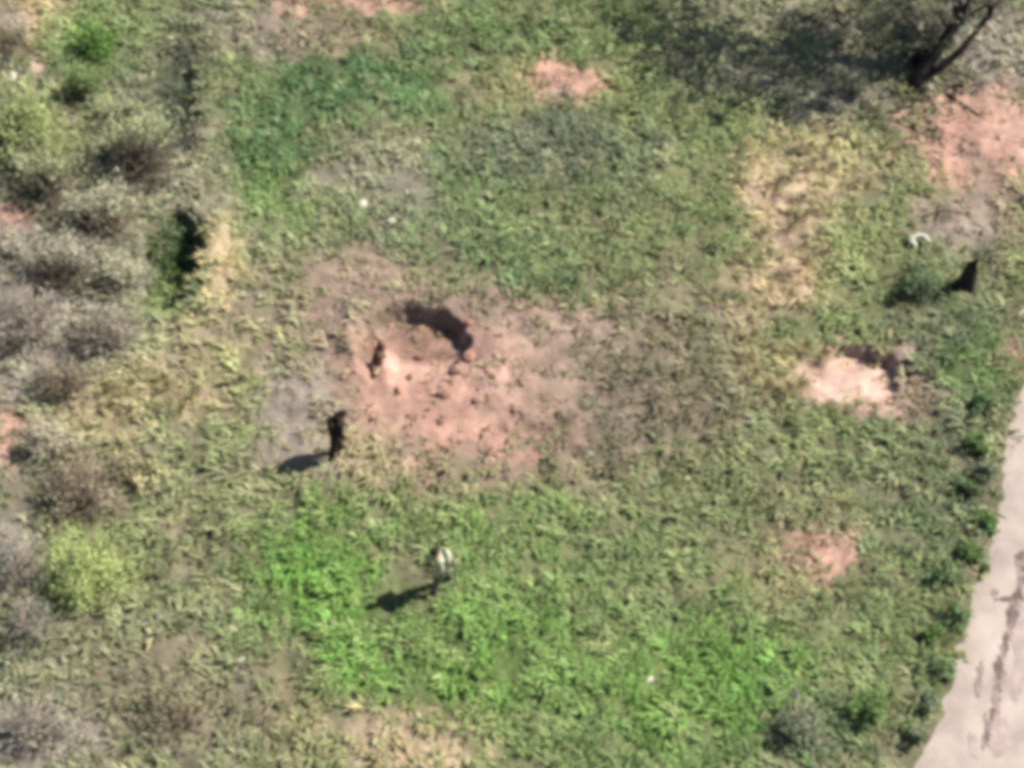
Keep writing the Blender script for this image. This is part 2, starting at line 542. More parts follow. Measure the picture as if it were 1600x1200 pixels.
def herbs(n, seed):
    """low broad leaves between the blades"""
    g = np.random.default_rng(seed)
    x = g.uniform(-18.5, 18.5, n)
    y = g.uniform(-13.5, 18.5, n)
    cv = look(CF, x, y)
    clump = fbm(x, y, .6, 161)
    keep = (g.random(n) < cv[:, 6] * smooth(.42, .6, clump)) & (x < road_x(y) - .1)
    x, y, cv = x[keep], y[keep], cv[keep]
    n = len(x)
    a = g.uniform(0, 2 * math.pi, n)
    L = g.uniform(.06, .16, n)
    wd = L * g.uniform(.35, .6, n)
    tl = g.uniform(-.1, .8, n)
    d = np.stack([np.cos(a) * np.cos(tl), np.sin(a) * np.cos(tl), np.sin(tl)], 1)
    s = np.stack([-np.sin(a), np.cos(a), g.normal(0, .25, n)], 1)
    b = np.stack([x, y, look(HF, x, y) + g.uniform(.01, .12, n)], 1)
    V = np.stack([b, b + d * (L * .5)[:, None] + s * (wd * .5)[:, None], b + d * L[:, None], b + d * (L * .5)[:, None] - s * (wd * .5)[:, None]], 1).reshape(-1, 3)
    i = np.arange(n) * 4
    Q = np.stack([i, i + 1, i + 2, i + 3], 1)
    col = cv[:, 3:6] * 1.65 * g.uniform(.75, 1.3, (n, 1))
    return V, Q, np.repeat(np.clip(col, .004, .8), 4, 0)


V, T, c = herbs(70000, 5)
tag(link('herb_cover', mesh_np('herb_cover', V, T, c), None, M_LEAF), kind='stuff')

# ------------------------------------------------------------------ road of worn concrete slabs
ys = np.arange(-60, 20.01, .12)
ex = road_x(ys) + .12 * (fbm(ys, ys * 0, .8, 81) - .5) + .45 * (fbm(ys, ys * 0 + 5, .45, 82) - .5)
ROADW = 6.0
Vr, Fr = [], []
NC = 14
for i, yy in enumerate(ys):
    for j in range(NC):
        t = j / (NC - 1)
        xx = ex[i] + t * ROADW
        Vr.append((xx, yy - .18 * t * ROADW, 0))
Vr = np.array(Vr)
hz_r = look(HF, Vr[:, 0], Vr[:, 1])
ROADZ = .05
Vr[:, 2] = ROADZ
lip = (np.arange(len(Vr)) % NC) == 0
Vr[lip, 2] = -.04
ii = np.arange(len(ys) * NC).reshape(len(ys), NC)
Fr = np.stack([ii[:-1, :-1], ii[:-1, 1:], ii[1:, 1:], ii[1:, :-1]], -1).reshape(-1, 4)
road = tag(link('road', mesh_np('road', Vr, Fr, None, True), None, M_SLAB), kind='structure')


def slab(pts, mat, z0=ROADZ + .0, th=.03, jag=.05, name='concrete_slab', seed=0):
    g = random.Random(seed)
    fine = []
    for a, b in zip(pts, pts[1:] + pts[:1]):
        n = max(2, int((Vector(b) - Vector(a)).length / .3))
        for k in range(n):
            t = k / n
            fine.append((a[0] + (b[0] - a[0]) * t + g.uniform(-jag, jag), a[1] + (b[1] - a[1]) * t + g.uniform(-jag, jag)))
    bm = bmesh.new()
    top = [bm.verts.new((x, y, z0 + th + g.uniform(-.004, .004))) for x, y in fine]
    bot = [bm.verts.new((x, y, z0 - .02)) for x, y in fine]
    bm.faces.new(top)
    for k in range(len(fine)):
        k2 = (k + 1) % len(fine)
        bm.faces.new((bot[k], bot[k2], top[k2], top[k]))
    bmesh.ops.recalc_face_normals(bm, faces=bm.faces)
    me = bpy.data.meshes.new(name)
    bm.to_mesh(me)
    bm.free()
    return link(name, me, road, mat)


def gp(px, py):
    p = G(px, py, ROADZ)
    return (p.x, p.y)


M_SLAB4 = plain_mat('rosy_worn_dirt', (202, 182, 174), bump=.6, var=.2, scale=3.0)
M_CRACK = plain_mat('damp_crack', (136, 116, 108), bump=.5, var=.3, scale=6.0)
sg = random.Random(12)


def blotch(px, py, rx, ry, mat, z, seed):
    g = random.Random(seed)
    pts = []
    for k in range(16):
        a = 6.2832 * k / 16
        q = 1 + .4 * g.uniform(-1, 1)
        pts.append(gp(px + rx * q * math.cos(a), py + ry * q * math.sin(a)))
    slab(pts, mat, z0=ROADZ, th=z, jag=.03, name='worn_patch', seed=seed)


for k, (px, py, rx, ry) in enumerate([(1602, 930, 18, 46), (1596, 1000, 14, 40), (1590, 1060, 12, 34), (1562, 1150, 20, 30), (1520, 1165, 8, 24)]):
    blotch(px, py, rx, ry, M_SLAB4, .006, 40 + k)
line = [(1603, 868), (1594, 905), (1584, 938), (1576, 985), (1566, 1035), (1558, 1078), (1548, 1120), (1536, 1160)]
for k in range(26):
    t = k / 25 * (len(line) - 1)
    i0 = min(int(t), len(line) - 2)
    f = t - i0
    px = line[i0][0] * (1 - f) + line[i0 + 1][0] * f + sg.gauss(0, 4)
    py = line[i0][1] * (1 - f) + line[i0 + 1][1] * f
    blotch(px, py, sg.uniform(3, 9) * (1.25 - .6 * k / 25), sg.uniform(8, 18), M_SLAB3 if k % 3 else M_CRACK, .010 + .0012 * (k % 4), 60 + k)
for k, (px, py, rx, ry) in enumerate([(1570, 936, 12, 3), (1590, 934, 12, 6), (1556, 926, 6, 4), (1528, 1075, 5, 18), (1533, 1048, 4, 14)]):
    blotch(px, py, rx, ry, M_CRACK if k < 2 else M_SLAB3, .017, 90 + k)

# ------------------------------------------------------------------ stones, soil lumps, scraps
def lump_mesh(name, seed, sub=1, squash=.7, rough=.3):
    g = random.Random(seed)
    bm = bmesh.new()
    bmesh.ops.create_icosphere(bm, subdivisions=sub, radius=.5)
    for v in bm.verts:
        v.co *= 1 + g.uniform(-rough, rough)
        v.co.z *= squash
    me = bpy.data.meshes.new(name)
    bm.to_mesh(me)
    bm.free()
    return me


def place(name, me, px, py, size, rz, label, cat, group=None, sink=.25):
    o = bpy.data.objects.new(name, me)
    COL.objects.link(o)
    p = P(px, py)
    o.location = p + Vector((0, 0, size[2] * (.35 - sink)))
    o.scale = size
    o.rotation_euler = (0, 0, rz)
    return tag(o, label, cat, group)


lumpA = [lump_mesh('soil_lump', s) for s in range(4)]
for m in lumpA[:3]:
    m.materials.append(M_SOIL)
lumpA[3].materials.append(M_SOILD)
clods = [(712, 580, .42), (697, 617, .46), (668, 598, .26), (640, 590, .22), (735, 560, .34), (622, 612, .24), (590, 575, .40), (596, 558, .34),
         (585, 540, .36), (672, 640, .20), (745, 625, .24), (770, 590, .22), (690, 660, .2), (640, 650, .18), (804, 640, .22), (760, 670, .2),
         (815, 600, .18), (610, 500, .24), (735, 505, .24), (700, 495, .2), (560, 520, .2), (850, 660, .18), (720, 690, .2), (655, 560, .22)]
for k, (px, py, s) in enumerate(clods):
    place('soil_lump', lumpA[k % 4], px, py, (s * random.uniform(.8, 1.3), s * random.uniform(.7, 1.1), s * random.uniform(.7, 1.1)), random.uniform(0, 6),
          'lump of reddish soil thrown out on the bare earth round the crater', 'soil lump', 'soil lumps around the crater')
for k in range(20):
    a = random.uniform(0, 6.28)
    r = abs(random.gauss(0, 1)) + .7
    px = 690 + math.cos(a) * r * 85
    py = 580 + math.sin(a) * r * 55
    s = random.uniform(.06, .15)
    place('soil_lump', lumpA[k % 4], px, py, (s, s * .8, s * .8), a, 'lump of reddish soil thrown out on the bare earth round the crater', 'soil lump', 'soil lumps around the crater')

stoneM = [lump_mesh('stone', s + 50, 2, .6, .16) for s in range(3)]
for m in stoneM:
    m.materials.append(M_STONE)
for k, (px, py, w, l) in enumerate([
    (566, 320, .34, 'larger flat pale stone on the grey ground above the crater'),
    (612, 345, .2, 'smaller pale stone lying right of the flat stone above the crater'),
    (18, 120, .34, 'white stone at the left edge near the pale bare spot'),
    (1363, 1029, .22, 'small white stone in green grass left of the road'),
    (1288, 1174, .22, 'small white stone in grey weeds near the bottom edge, left of the road'),
    (249, 963, .22, 'small cream stone among olive grass right of the bright yellow-green bush'),
    (376, 1033, .22, 'small cream stone in olive grass at lower left, left of the brightest green grass'),
    (553, 672, .20, 'small pale lump standing in for the bright spot at the arm of the person in black'),  # added lump in place of the figure's pale arm, not a real stone
    (1012, 1062, .22, 'small buff stone in the bright green grass below the crosspoint of the lower middle'),
    (925, 712, .30, 'pale stone on brown worn ground right of the crater'),
]):
    l = l.replace(' below the crosspoint of the lower middle', ' at the lower middle')
    place('stone', stoneM[k % 3], px, py, (w * 1.2, w * .8, w * .6), random.uniform(0, 3), l, 'stone')


def curl(name, rad, a0, a1, h, th, mat):
    bm = bmesh.new()
    n = 14
    rings = []
    for k in range(n + 1):
        a = a0 + (a1 - a0) * k / n
        r = rad * (1 + .12 * math.sin(2.3 * k))
        hh = h * (1 - .35 * abs(2 * k / n - 1) ** 2)
        rings.append([bm.verts.new((math.cos(a) * rr, math.sin(a) * rr * .8, zz)) for rr, zz in ((r - th, 0), (r + th, 0), (r + th * .7, hh), (r - th * .7, hh))])
    for a, b in zip(rings, rings[1:]):
        for q in range(4):
            bm.faces.new((a[q], a[(q + 1) % 4], b[(q + 1) % 4], b[q]))
    bm.faces.new(rings[0][::-1])
    bm.faces.new(rings[-1])
    bmesh.ops.recalc_face_normals(bm, faces=bm.faces)
    me = bpy.data.meshes.new(name)
    bm.to_mesh(me)
    bm.free()
    return link(name, me, None, mat)


o = curl('plastic_scrap', .21, R(-15), R(235), .14, .075, M_WHITE)
o.location = P(1437, 383, .12)
o.rotation_euler = (.1, -.08, .0)
tag(o, 'curled white scrap open at the bottom, lying in grass above the dark stump', 'scrap')

# ------------------------------------------------------------------ wood: tubes
def tube(bm, pts, rads, n=6):
    rings = []
    for k, p in enumerate(pts):
        p = Vector(p)
        d = (Vector(pts[min(k + 1, len(pts) - 1)]) - Vector(pts[max(k - 1, 0)])).normalized()
        u = d.cross(Vector((.31, .2, .93)))
        if u.length < .05:
            u = d.cross(Vector((1, 0, 0)))
        u.normalize()
        v = d.cross(u)
        rings.append([bm.verts.new(p + (u * math.cos(6.2832 * j / n) + v * math.sin(6.2832 * j / n)) * rads[k]) for j in range(n)])
    for a, b in zip(rings, rings[1:]):
        for j in range(n):
            bm.faces.new((a[j], a[(j + 1) % n], b[(j + 1) % n], b[j]))
    bm.faces.new(rings[0][::-1])
    bm.faces.new(rings[-1])


def bm_obj(name, bm, parent, mat, smooth_=True):
    bmesh.ops.recalc_face_normals(bm, faces=bm.faces)
    me = bpy.data.meshes.new(name)
    bm.to_mesh(me)
    bm.free()
    if smooth_:
        for p in me.polygons:
            p.use_smooth = True
    return link(name, me, parent, mat)


def wander(p0, d, L, n, g, bend=.18, lift=0.0):
    pts = [Vector(p0)]
    d = Vector(d).normalized()
    for k in range(n):
        d = (d + Vector((g.gauss(0, bend), g.gauss(0, bend), g.gauss(0, bend) + lift))).normalized()
        pts.append(pts[-1] + d * (L / n))
    return pts, d


def leaf_mesh(name, centres, size, cols, g, squash=1.0):
    n = len(centres)
    a = g.uniform(0, 2 * math.pi, n)
    tl = g.uniform(-.7, .9, n)
    L = size * g.uniform(.6, 1.4, n)
    wd = L * g.uniform(.4, .65, n)
    d = np.stack([np.cos(a) * np.cos(tl), np.sin(a) * np.cos(tl), np.sin(tl)], 1)
    s = np.stack([-np.sin(a), np.cos(a), g.normal(0, .5, n)], 1)
    b = np.asarray(centres)
    V = np.stack([b, b + d * (L * .5)[:, None] + s * (wd * .5)[:, None], b + d * L[:, None], b + d * (L * .5)[:, None] - s * (wd * .5)[:, None]], 1).reshape(-1, 3)
    i = np.arange(n) * 4
    return mesh_np(name, V, np.stack([i, i + 1, i + 2, i + 3], 1), np.repeat(np.clip(cols, .004, .8), 4, 0))


TOPPED = ('domed', 'olive bush below', 'hollow', 'grey-green bush left')


def shrub(px, py, rw, h, leafcol, twigcol_mat, nleaf, ntwig, label, seed, leafsize=.10, name='shrub', cat='shrub', group=None, colvar=.35):
    """a low bush: stems, a mass of twigs, and leaves gathered in uneven clumps"""
    g = random.Random(seed)
    gn = np.random.default_rng(seed)
    s, f = SC(px, py)
    rw = rw * 1.34 if px < 400 else rw
    r = rw / s
    h = h * 1.3
    nleaf = int(nleaf * 1.3)
    ntwig = int(ntwig * 1.2)
    root = empty(name, P(px, py, -.03), label, cat, group, 0)
    bm = bmesh.new()
    tips = []
    for k in range(ntwig):
        a = g.uniform(0, 6.283)
        el = g.uniform(.25, 1.45)
        d = Vector((math.cos(a) * math.cos(el), math.sin(a) * math.cos(el), math.sin(el)))
        reach = 1 / math.sqrt((math.cos(el) / r) ** 2 + (math.sin(el) / h) ** 2) * g.uniform(.65, 1.05)
        b0 = Vector((g.gauss(0, r * .12), g.gauss(0, r * .12), 0))
        pts, dd = wander(b0, d, reach, 4, g, .16, .05)
        w = .016 + .014 * (k % 5 == 0)
        tube(bm, pts, [w, w * .8, w * .65, w * .5, w * .3], 3)
        tips.append(pts)
        for q in range(2):
            i0 = g.choice([2, 3])
            p2, _ = wander(pts[i0], dd + Vector((g.gauss(0, .7), g.gauss(0, .7), g.gauss(.1, .5))), reach * .4, 2, g, .2)
            tube(bm, p2, [w * .6, w * .45, w * .25], 3)
            tips.append(p2)
    bm_obj('branches', bm, root, twigcol_mat, False)
    if nleaf:
        nc = max(8, nleaf // 28)
        cen = []
        topped = any(w_ in label for w_ in TOPPED)
        pool = [t for t in tips if t[-1].y / r + t[-1].z / h > .75] if topped else tips
        pool = pool or tips
        for k in range(nc):
            t = g.choice(pool)
            cen.append(t[-1] * g.uniform(.75, 1.0))
        cen = np.array(cen)
        pick = gn.integers(0, nc, nleaf)
        pts = cen[pick] + gn.normal(0, .105 * max(r, .4), (nleaf, 3)) * np.array([1, 1, .8])
        pts[:, 2] = np.maximum(pts[:, 2], .02)
        tone = gn.uniform(1 - colvar, 1 + colvar, nc)[pick][:, None]
        cols = alb(leafcol) * 1.75 * tone * gn.uniform(.75, 1.25, (nleaf, 1))
        link('foliage', leaf_mesh('foliage', pts, leafsize, cols, gn), root, M_LEAF)
    return root


TW_GREY = plain_mat('grey_twigs', (196, 184, 168), bump=0, var=.2, k=1.5)
TW_BROWN = plain_mat('brown_twigs', (170, 152, 130), bump=0, var=.2, k=1.5)
TW_OLIVE = plain_mat('olive_twigs', (128, 122, 90), bump=0, var=.2, k=1.6)

TW_DARK = plain_mat('dark_twigs', (140, 130, 114), bump=0, var=.25, k=1.6)
SHRUBS = [
    (190, 450, 48, .6, (166, 164, 138), TW_GREY, 900, 50, 'low pale grey-green bush between the hollow dead bush and the dark ditch', .09),
    (15, 400, 46, .6, (162, 156, 138), TW_GREY, 500, 70, 'low pale grey bush at the left edge above the wide leafless bush', .08),
    (190, 200, 40, .6, (150, 154, 118), TW_OLIVE, 900, 40, 'small olive bush just behind the domed olive bush', .09),
    (70, 700, 50, .5, (168, 162, 138), TW_GREY, 600, 60, 'low pale straw-grey bush at left above the brown dry bush', .09),
    (1440, 100, 44, .45, (84, 84, 66), M_DARKBARK, 260, 90, 'dark twiggy thicket at the foot of the leaning tree', .08),
    (1330, 140, 40, .4, (120, 124, 98), TW_GREY, 420, 40, 'small grey-green bush in the shade left of the leaning tree', .09),
    (48, 225, 72, .9, (152, 162, 108), TW_OLIVE, 1500, 40, 'yellow-green rounded bush at the upper left edge', .10),
    (130, 150, 46, .6, (112, 130, 80), TW_OLIVE, 700, 30, 'small mid-green bush above the domed olive bush', .10),
    (222, 262, 66, 1.35, (160, 164, 124), TW_DARK, 1500, 130, 'domed olive bush with a dark brown twiggy front, beside the upper ditch', .09),
    (75, 300, 64, .9, (152, 154, 118), TW_DARK, 1000, 90, 'olive bush below the yellow-green bush at left', .09),
    (165, 355, 66, .9, (164, 164, 138), TW_BROWN, 1200, 70, 'grey-green bush left of the dark ditch', .09),
    (105, 440, 66, 1.0, (176, 172, 150), TW_DARK, 800, 120, 'pale dead bush with a dark hollow middle, at the left', .08),
    (38, 520, 78, .9, (158, 150, 134), TW_GREY, 480, 130, 'wide grey leafless bush against the left edge', .08),
    (175, 530, 56, .8, (148, 138, 122), TW_GREY, 420, 100, 'brown-grey twiggy bush right of the wide leafless bush', .08),
    (100, 610, 46, .7, (124, 118, 98), TW_BROWN, 420, 70, 'dark low bush below the wide leafless bush', .08),
    (130, 775, 72, .7, (146, 136, 116), TW_BROWN, 520, 100, 'brown dry bush above the bright yellow-green bush', .08),
    (218, 750, 34, .6, (180, 172, 130), TW_OLIVE, 420, 30, 'small straw-coloured bush at the right of the brown dry bush', .09),
    (132, 905, 68, .8, (164, 176, 112), TW_OLIVE, 2600, 36, 'bright yellow-green bush at the lower left', .075),
    (22, 890, 50, .8, (140, 138, 126), TW_GREY, 380, 90, 'grey twiggy bush at the left edge beside the bright yellow-green bush', .08),
    (45, 990, 52, .6, (124, 126, 108), TW_GREY, 420, 70, 'dull grey-green bush at the left edge under the grey twiggy bush', .08),
    (60, 1140, 60, .6, (150, 146, 128), TW_GREY, 380, 90, 'pale twiggy bush in the bottom left corner', .08),
    (275, 1130, 60, .5, (134, 130, 104), TW_BROWN, 420, 60, 'low brown-olive bush near the bottom edge at left', .08),
    (1250, 1145, 62, .5, (118, 126, 100), TW_GREY, 800, 50, 'grey-green bush near the bottom edge left of the road', .09),
    (1365, 1120, 46, .5, (102, 126, 70), TW_OLIVE, 800, 30, 'darker green bush near the bottom edge next to the road', .09),
    (150, 80, 44, .5, (96, 128, 62), TW_OLIVE, 900, 24, 'deep green bush near the top left corner', .10),
    (20, 75, 36, .5, (126, 120, 92), TW_BROWN, 320, 50, 'small brown bush in the top left corner', .08),
    (1440, 454, 56, .48, (100, 116, 86), TW_OLIVE, 800, 40, 'low green bush between the white scrap and the dark stump', .09),
]
for k, (px, py, rw, h, lc, tm, nl, ntw, lab, ls) in enumerate(SHRUBS):
    shrub(px, py, rw, h, lc, tm, nl, ntw, lab, 100 + k, ls)

# weeds along the road edge
ORD = ['first', 'second', 'third', 'fourth', 'fifth', 'sixth', 'seventh', 'eighth', 'ninth', 'tenth', 'eleventh', 'twelfth']
weeds = [(1536, 640), (1526, 700), (1534, 745), (1510, 770), (1538, 815), (1520, 870), (1478, 905), (1490, 965), (1462, 1000), (1470, 1050), (1440, 1100), (1424, 1150)]
for k, (px, py) in enumerate(weeds):
    shrub(px, py, random.uniform(20, 30), random.uniform(.3, .5), random.choice([(92, 120, 66), (104, 126, 84), (112, 122, 96)]), TW_OLIVE, 260, 10,
          ORD[k] + ' clump of dark green weeds from the top along the road edge', 300 + k, .11, 'weed_clump', 'weeds', 'weeds along the road edge')

# straw tussocks on the dry strip
def tussock(px, py, seed, label, group, col=(200, 184, 148), r=.32, n=90, name='grass_tussock'):
    g = np.random.default_rng(seed)
    a = g.uniform(0, 2 * math.pi, n)
    ln = g.uniform(.2, 1.2, n)
    L = r * g.uniform(.6, 1.2, n)
    dx, dy = np.cos(a), np.sin(a)
    b = np.stack([dx * .06 * g.random(n), dy * .06 * g.random(n), np.zeros(n) - .02], 1)
    mid = b + np.stack([dx * np.sin(ln) * L * .5, dy * np.sin(ln) * L * .5, np.cos(ln) * L * .6], 1)
    tip = b + np.stack([dx * np.sin(ln) * L * 1.15, dy * np.sin(ln) * L * 1.15, np.cos(ln) * L * .75], 1)
    w = .012
    sd = np.stack([-dy * w, dx * w, np.zeros(n)], 1)
    V = np.stack([b - sd, b + sd, mid + sd, mid - sd, tip], 1).reshape(-1, 3)
    i = np.arange(n) * 5
    T = np.concatenate([np.stack([i, i + 1, i + 2], 1), np.stack([i, i + 2, i + 3], 1), np.stack([i + 3, i + 2, i + 4], 1)])
    c = np.repeat(alb(col) * 1.25 * g.uniform(.7, 1.3, (n, 1)), 5, 0)
    o = link(name, mesh_np(name, V, T, c), None, M_GRASS)
    o.location = P(px, py)
    return tag(o, label, 'grass tussock', group)


for k in range(26):
    t = random.random()
    px = 1285 - 95 * t + random.gauss(0, 34)
    py = 235 + 220 * t + random.gauss(0, 14)
    tussock(px, py, 500 + k, 'straw-coloured grass tussock on the dry pale strip at upper right', 'straw tussocks on the dry strip')
for k, (px, py) in enumerate([(1172, 530), (1165, 560), (1176, 590), (1195, 608), (1228, 612), (1248, 606), (1225, 552), (1255, 548), (1285, 552)]):
    tussock(px, py, 560 + k, 'straw-coloured grass tussock left of the small pale pit', 'straw tussocks beside the small pit', (206, 192, 150), .44, 140)
for k in range(10):
    px = 150 + 17 * k + random.gauss(0, 8)
    py = 618 + 20 * math.sin(k) + random.gauss(0, 6)
    tussock(px, py, 580 + k, 'straw-coloured grass tussock right of the dark low bush at left', 'straw tussocks at left', (184, 176, 132))

# ------------------------------------------------------------------ leaning bare tree at the upper right
def tree():
    g = random.Random(42)
    gn = np.random.default_rng(42)
    root = empty('bare_tree', P(1422, 138, -.1), 'dark leaning tree with a forked trunk and sparse grey crown at the upper right', 'tree')
    bm = bmesh.new()
    main = [Vector(p) for p in ((0, 0, 0), (.25, .25, .35), (.75, .65, .95), (1.35, 1.1, 1.7), (1.9, 1.7, 2.7), (2.0, 2.3, 4.0), (1.8, 2.8, 5.4))]
    tube(bm, main, [.27, .2, .16, .14, .12, .1, .07], 9)
    second = [Vector(p) for p in ((.3, .25, .3), (.85, .3, .62), (1.45, .55, 1.15), (2.2, 1.2, 1.9), (2.8, 2.0, 3.1), (3.0, 2.6, 4.6))]
    tube(bm, second, [.15, .12, .1, .09, .08, .05], 8)
    third = [Vector(p) for p in ((1.35, 1.1, 1.7), (1.1, 1.7, 2.6), (.2, 2.6, 3.6), (-.9, 3.4, 4.8))]
    tube(bm, third, [.14, .12, .1, .07], 7)
    bm_obj('trunk', bm, root, M_DARKBARK)
    tw = bmesh.new()
    ends = []
    starts = [(main, i) for i in (4, 4, 5, 5, 5, 6, 6, 6, 6)] + [(second, i) for i in (4, 4, 5, 5, 5)] + [(third, i) for i in (2, 2, 3, 3, 3, 3, 3, 3)]
    fan = [(third, 3), (third, 3), (third, 3), (third, 2), (third, 2)]
    low = [(main, 2), (main, 2), (main, 3), (main, 3), (main, 3), (second, 3), (second, 3), (third, 1), (third, 1)]
    for qi, (ch, i) in enumerate(low + starts + fan):
        b = bmesh.new()
        d = Vector((g.gauss(-.15, 1), g.gauss(.1, 1), g.uniform(-.1, 1.0)))
        L = g.uniform(1.8, 3.8)
        if qi >= len(low) + len(starts):
            d = Vector((-1, g.uniform(.2, .9), g.uniform(-.05, .25)))
            L = g.uniform(3.2, 4.6)
        if qi < len(low):
            d.y = abs(d.y) + .2
            L *= .8
        pts, dd = wander(ch[i], d, L, 5, g, .2, .03)
        tube(b, pts, [.05, .042, .036, .03, .022, .014], 6)
        bm_obj('branch', b, root, M_DARKBARK)
        for q in range(9):
            k = g.choice([2, 3, 4, 5])
            p2, d2 = wander(pts[k], dd + Vector((g.gauss(0, .9), g.gauss(0, .9), g.gauss(0, .7))), g.uniform(.7, 1.5), 3, g, .25)
            tube(tw, p2, [.02, .016, .012, .008], 4)
            ends.append(p2)
            for r_ in range(3):
                p3, _ = wander(p2[g.choice([1, 2, 3])], d2 + Vector((g.gauss(0, .9), g.gauss(0, .9), g.gauss(0, .7))), g.uniform(.3, .8), 2, g, .25)
                tube(tw, p3, [.01, .008, .005], 3)
                ends.append(p3)
    bm_obj('twigs', tw, root, M_BARK)
    n = 11000
    cen = np.array([e[-1] for e in ends])
    pick = gn.integers(0, len(cen), n)
    pts = cen[pick] + gn.normal(0, .14, (n, 3))
    cols = alb((140, 144, 122)) * 1.3 * gn.uniform(.7, 1.4, (n, 1))
    link('crown', leaf_mesh('crown', pts, .13, cols, gn), root, M_LEAF)


tree()

# dark stump with a few shoots
def stump():
    g = random.Random(9)
    root = empty('tree_stump', P(1506, 449, -.05), 'dark broken stump with jagged top casting a long shadow at the right', 'stump')
    bm = bmesh.new()
    n = 12
    prof = [(0, .42), (.12, .28), (.4, .22), (.7, .19), (.95, .15)]
    rings = []
    for z, r in prof:
        rings.append([bm.verts.new((math.cos(6.2832 * j / n) * r * (1 + g.uniform(-.22, .22)) + .12 * z, math.sin(6.2832 * j / n) * r * (1 + g.uniform(-.1, .1)),
                                    z + (g.uniform(-.18, .22) if z > .9 else 0))) for j in range(n)])
    for a, b in zip(rings, rings[1:]):
        for j in range(n):
            bm.faces.new((a[j], a[(j + 1) % n], b[(j + 1) % n], b[j]))
    cap = bm.verts.new((.10, 0, .8))
    for j in range(n):
        bm.faces.new((rings[-1][j], rings[-1][(j + 1) % n], cap))
    bm_obj('trunk', bm, root, M_DARKBARK, False)


stump()

# fallen dark branch beside the small pit, and bits of dead wood
def stick(pts, r, label, seed, name='fallen_branch', mat=M_DARKBARK):
    g = random.Random(seed)
    base = P(*pts[0])
    bm = bmesh.new()
    L = []
    for k, p in enumerate(pts):
        q = P(*p, .04) - base
        L.append(q)
    tube(bm, L, [r * (1 - .6 * k / (len(L) - 1)) for k in range(len(L))], 6)
    for k in range(1, len(L) - 1):
        d = (L[k + 1] - L[k]).normalized() + Vector((g.gauss(0, .6), g.gauss(0, .6), .25))
        p2, _ = wander(L[k], d, .35, 2, g, .2)
        tube(bm, p2, [r * .5, r * .4, r * .2], 5)
    o = bm_obj(name, bm, None, mat)
    o.location = base
    return tag(o, label, 'branch')


stick([(1408, 572), (1418, 584), (1436, 596), (1450, 598), (1468, 606)], .085, 'thick dark fallen branch at the right of the small pale pit', 1)
stick([(1440, 140), (1478, 148), (1505, 165), (1530, 182)], .07, 'dark crooked branch on the pink soil below the leaning tree', 2)
stick([(1372, 178), (1350, 186), (1318, 190)], .05, 'short dark branch on the ground left of the leaning tree', 3)
stick([(610, 742), (600, 716), (590, 690), (584, 668)], .03, 'thin pale stick on the straw right of the person in black', 4, mat=TW_GREY)

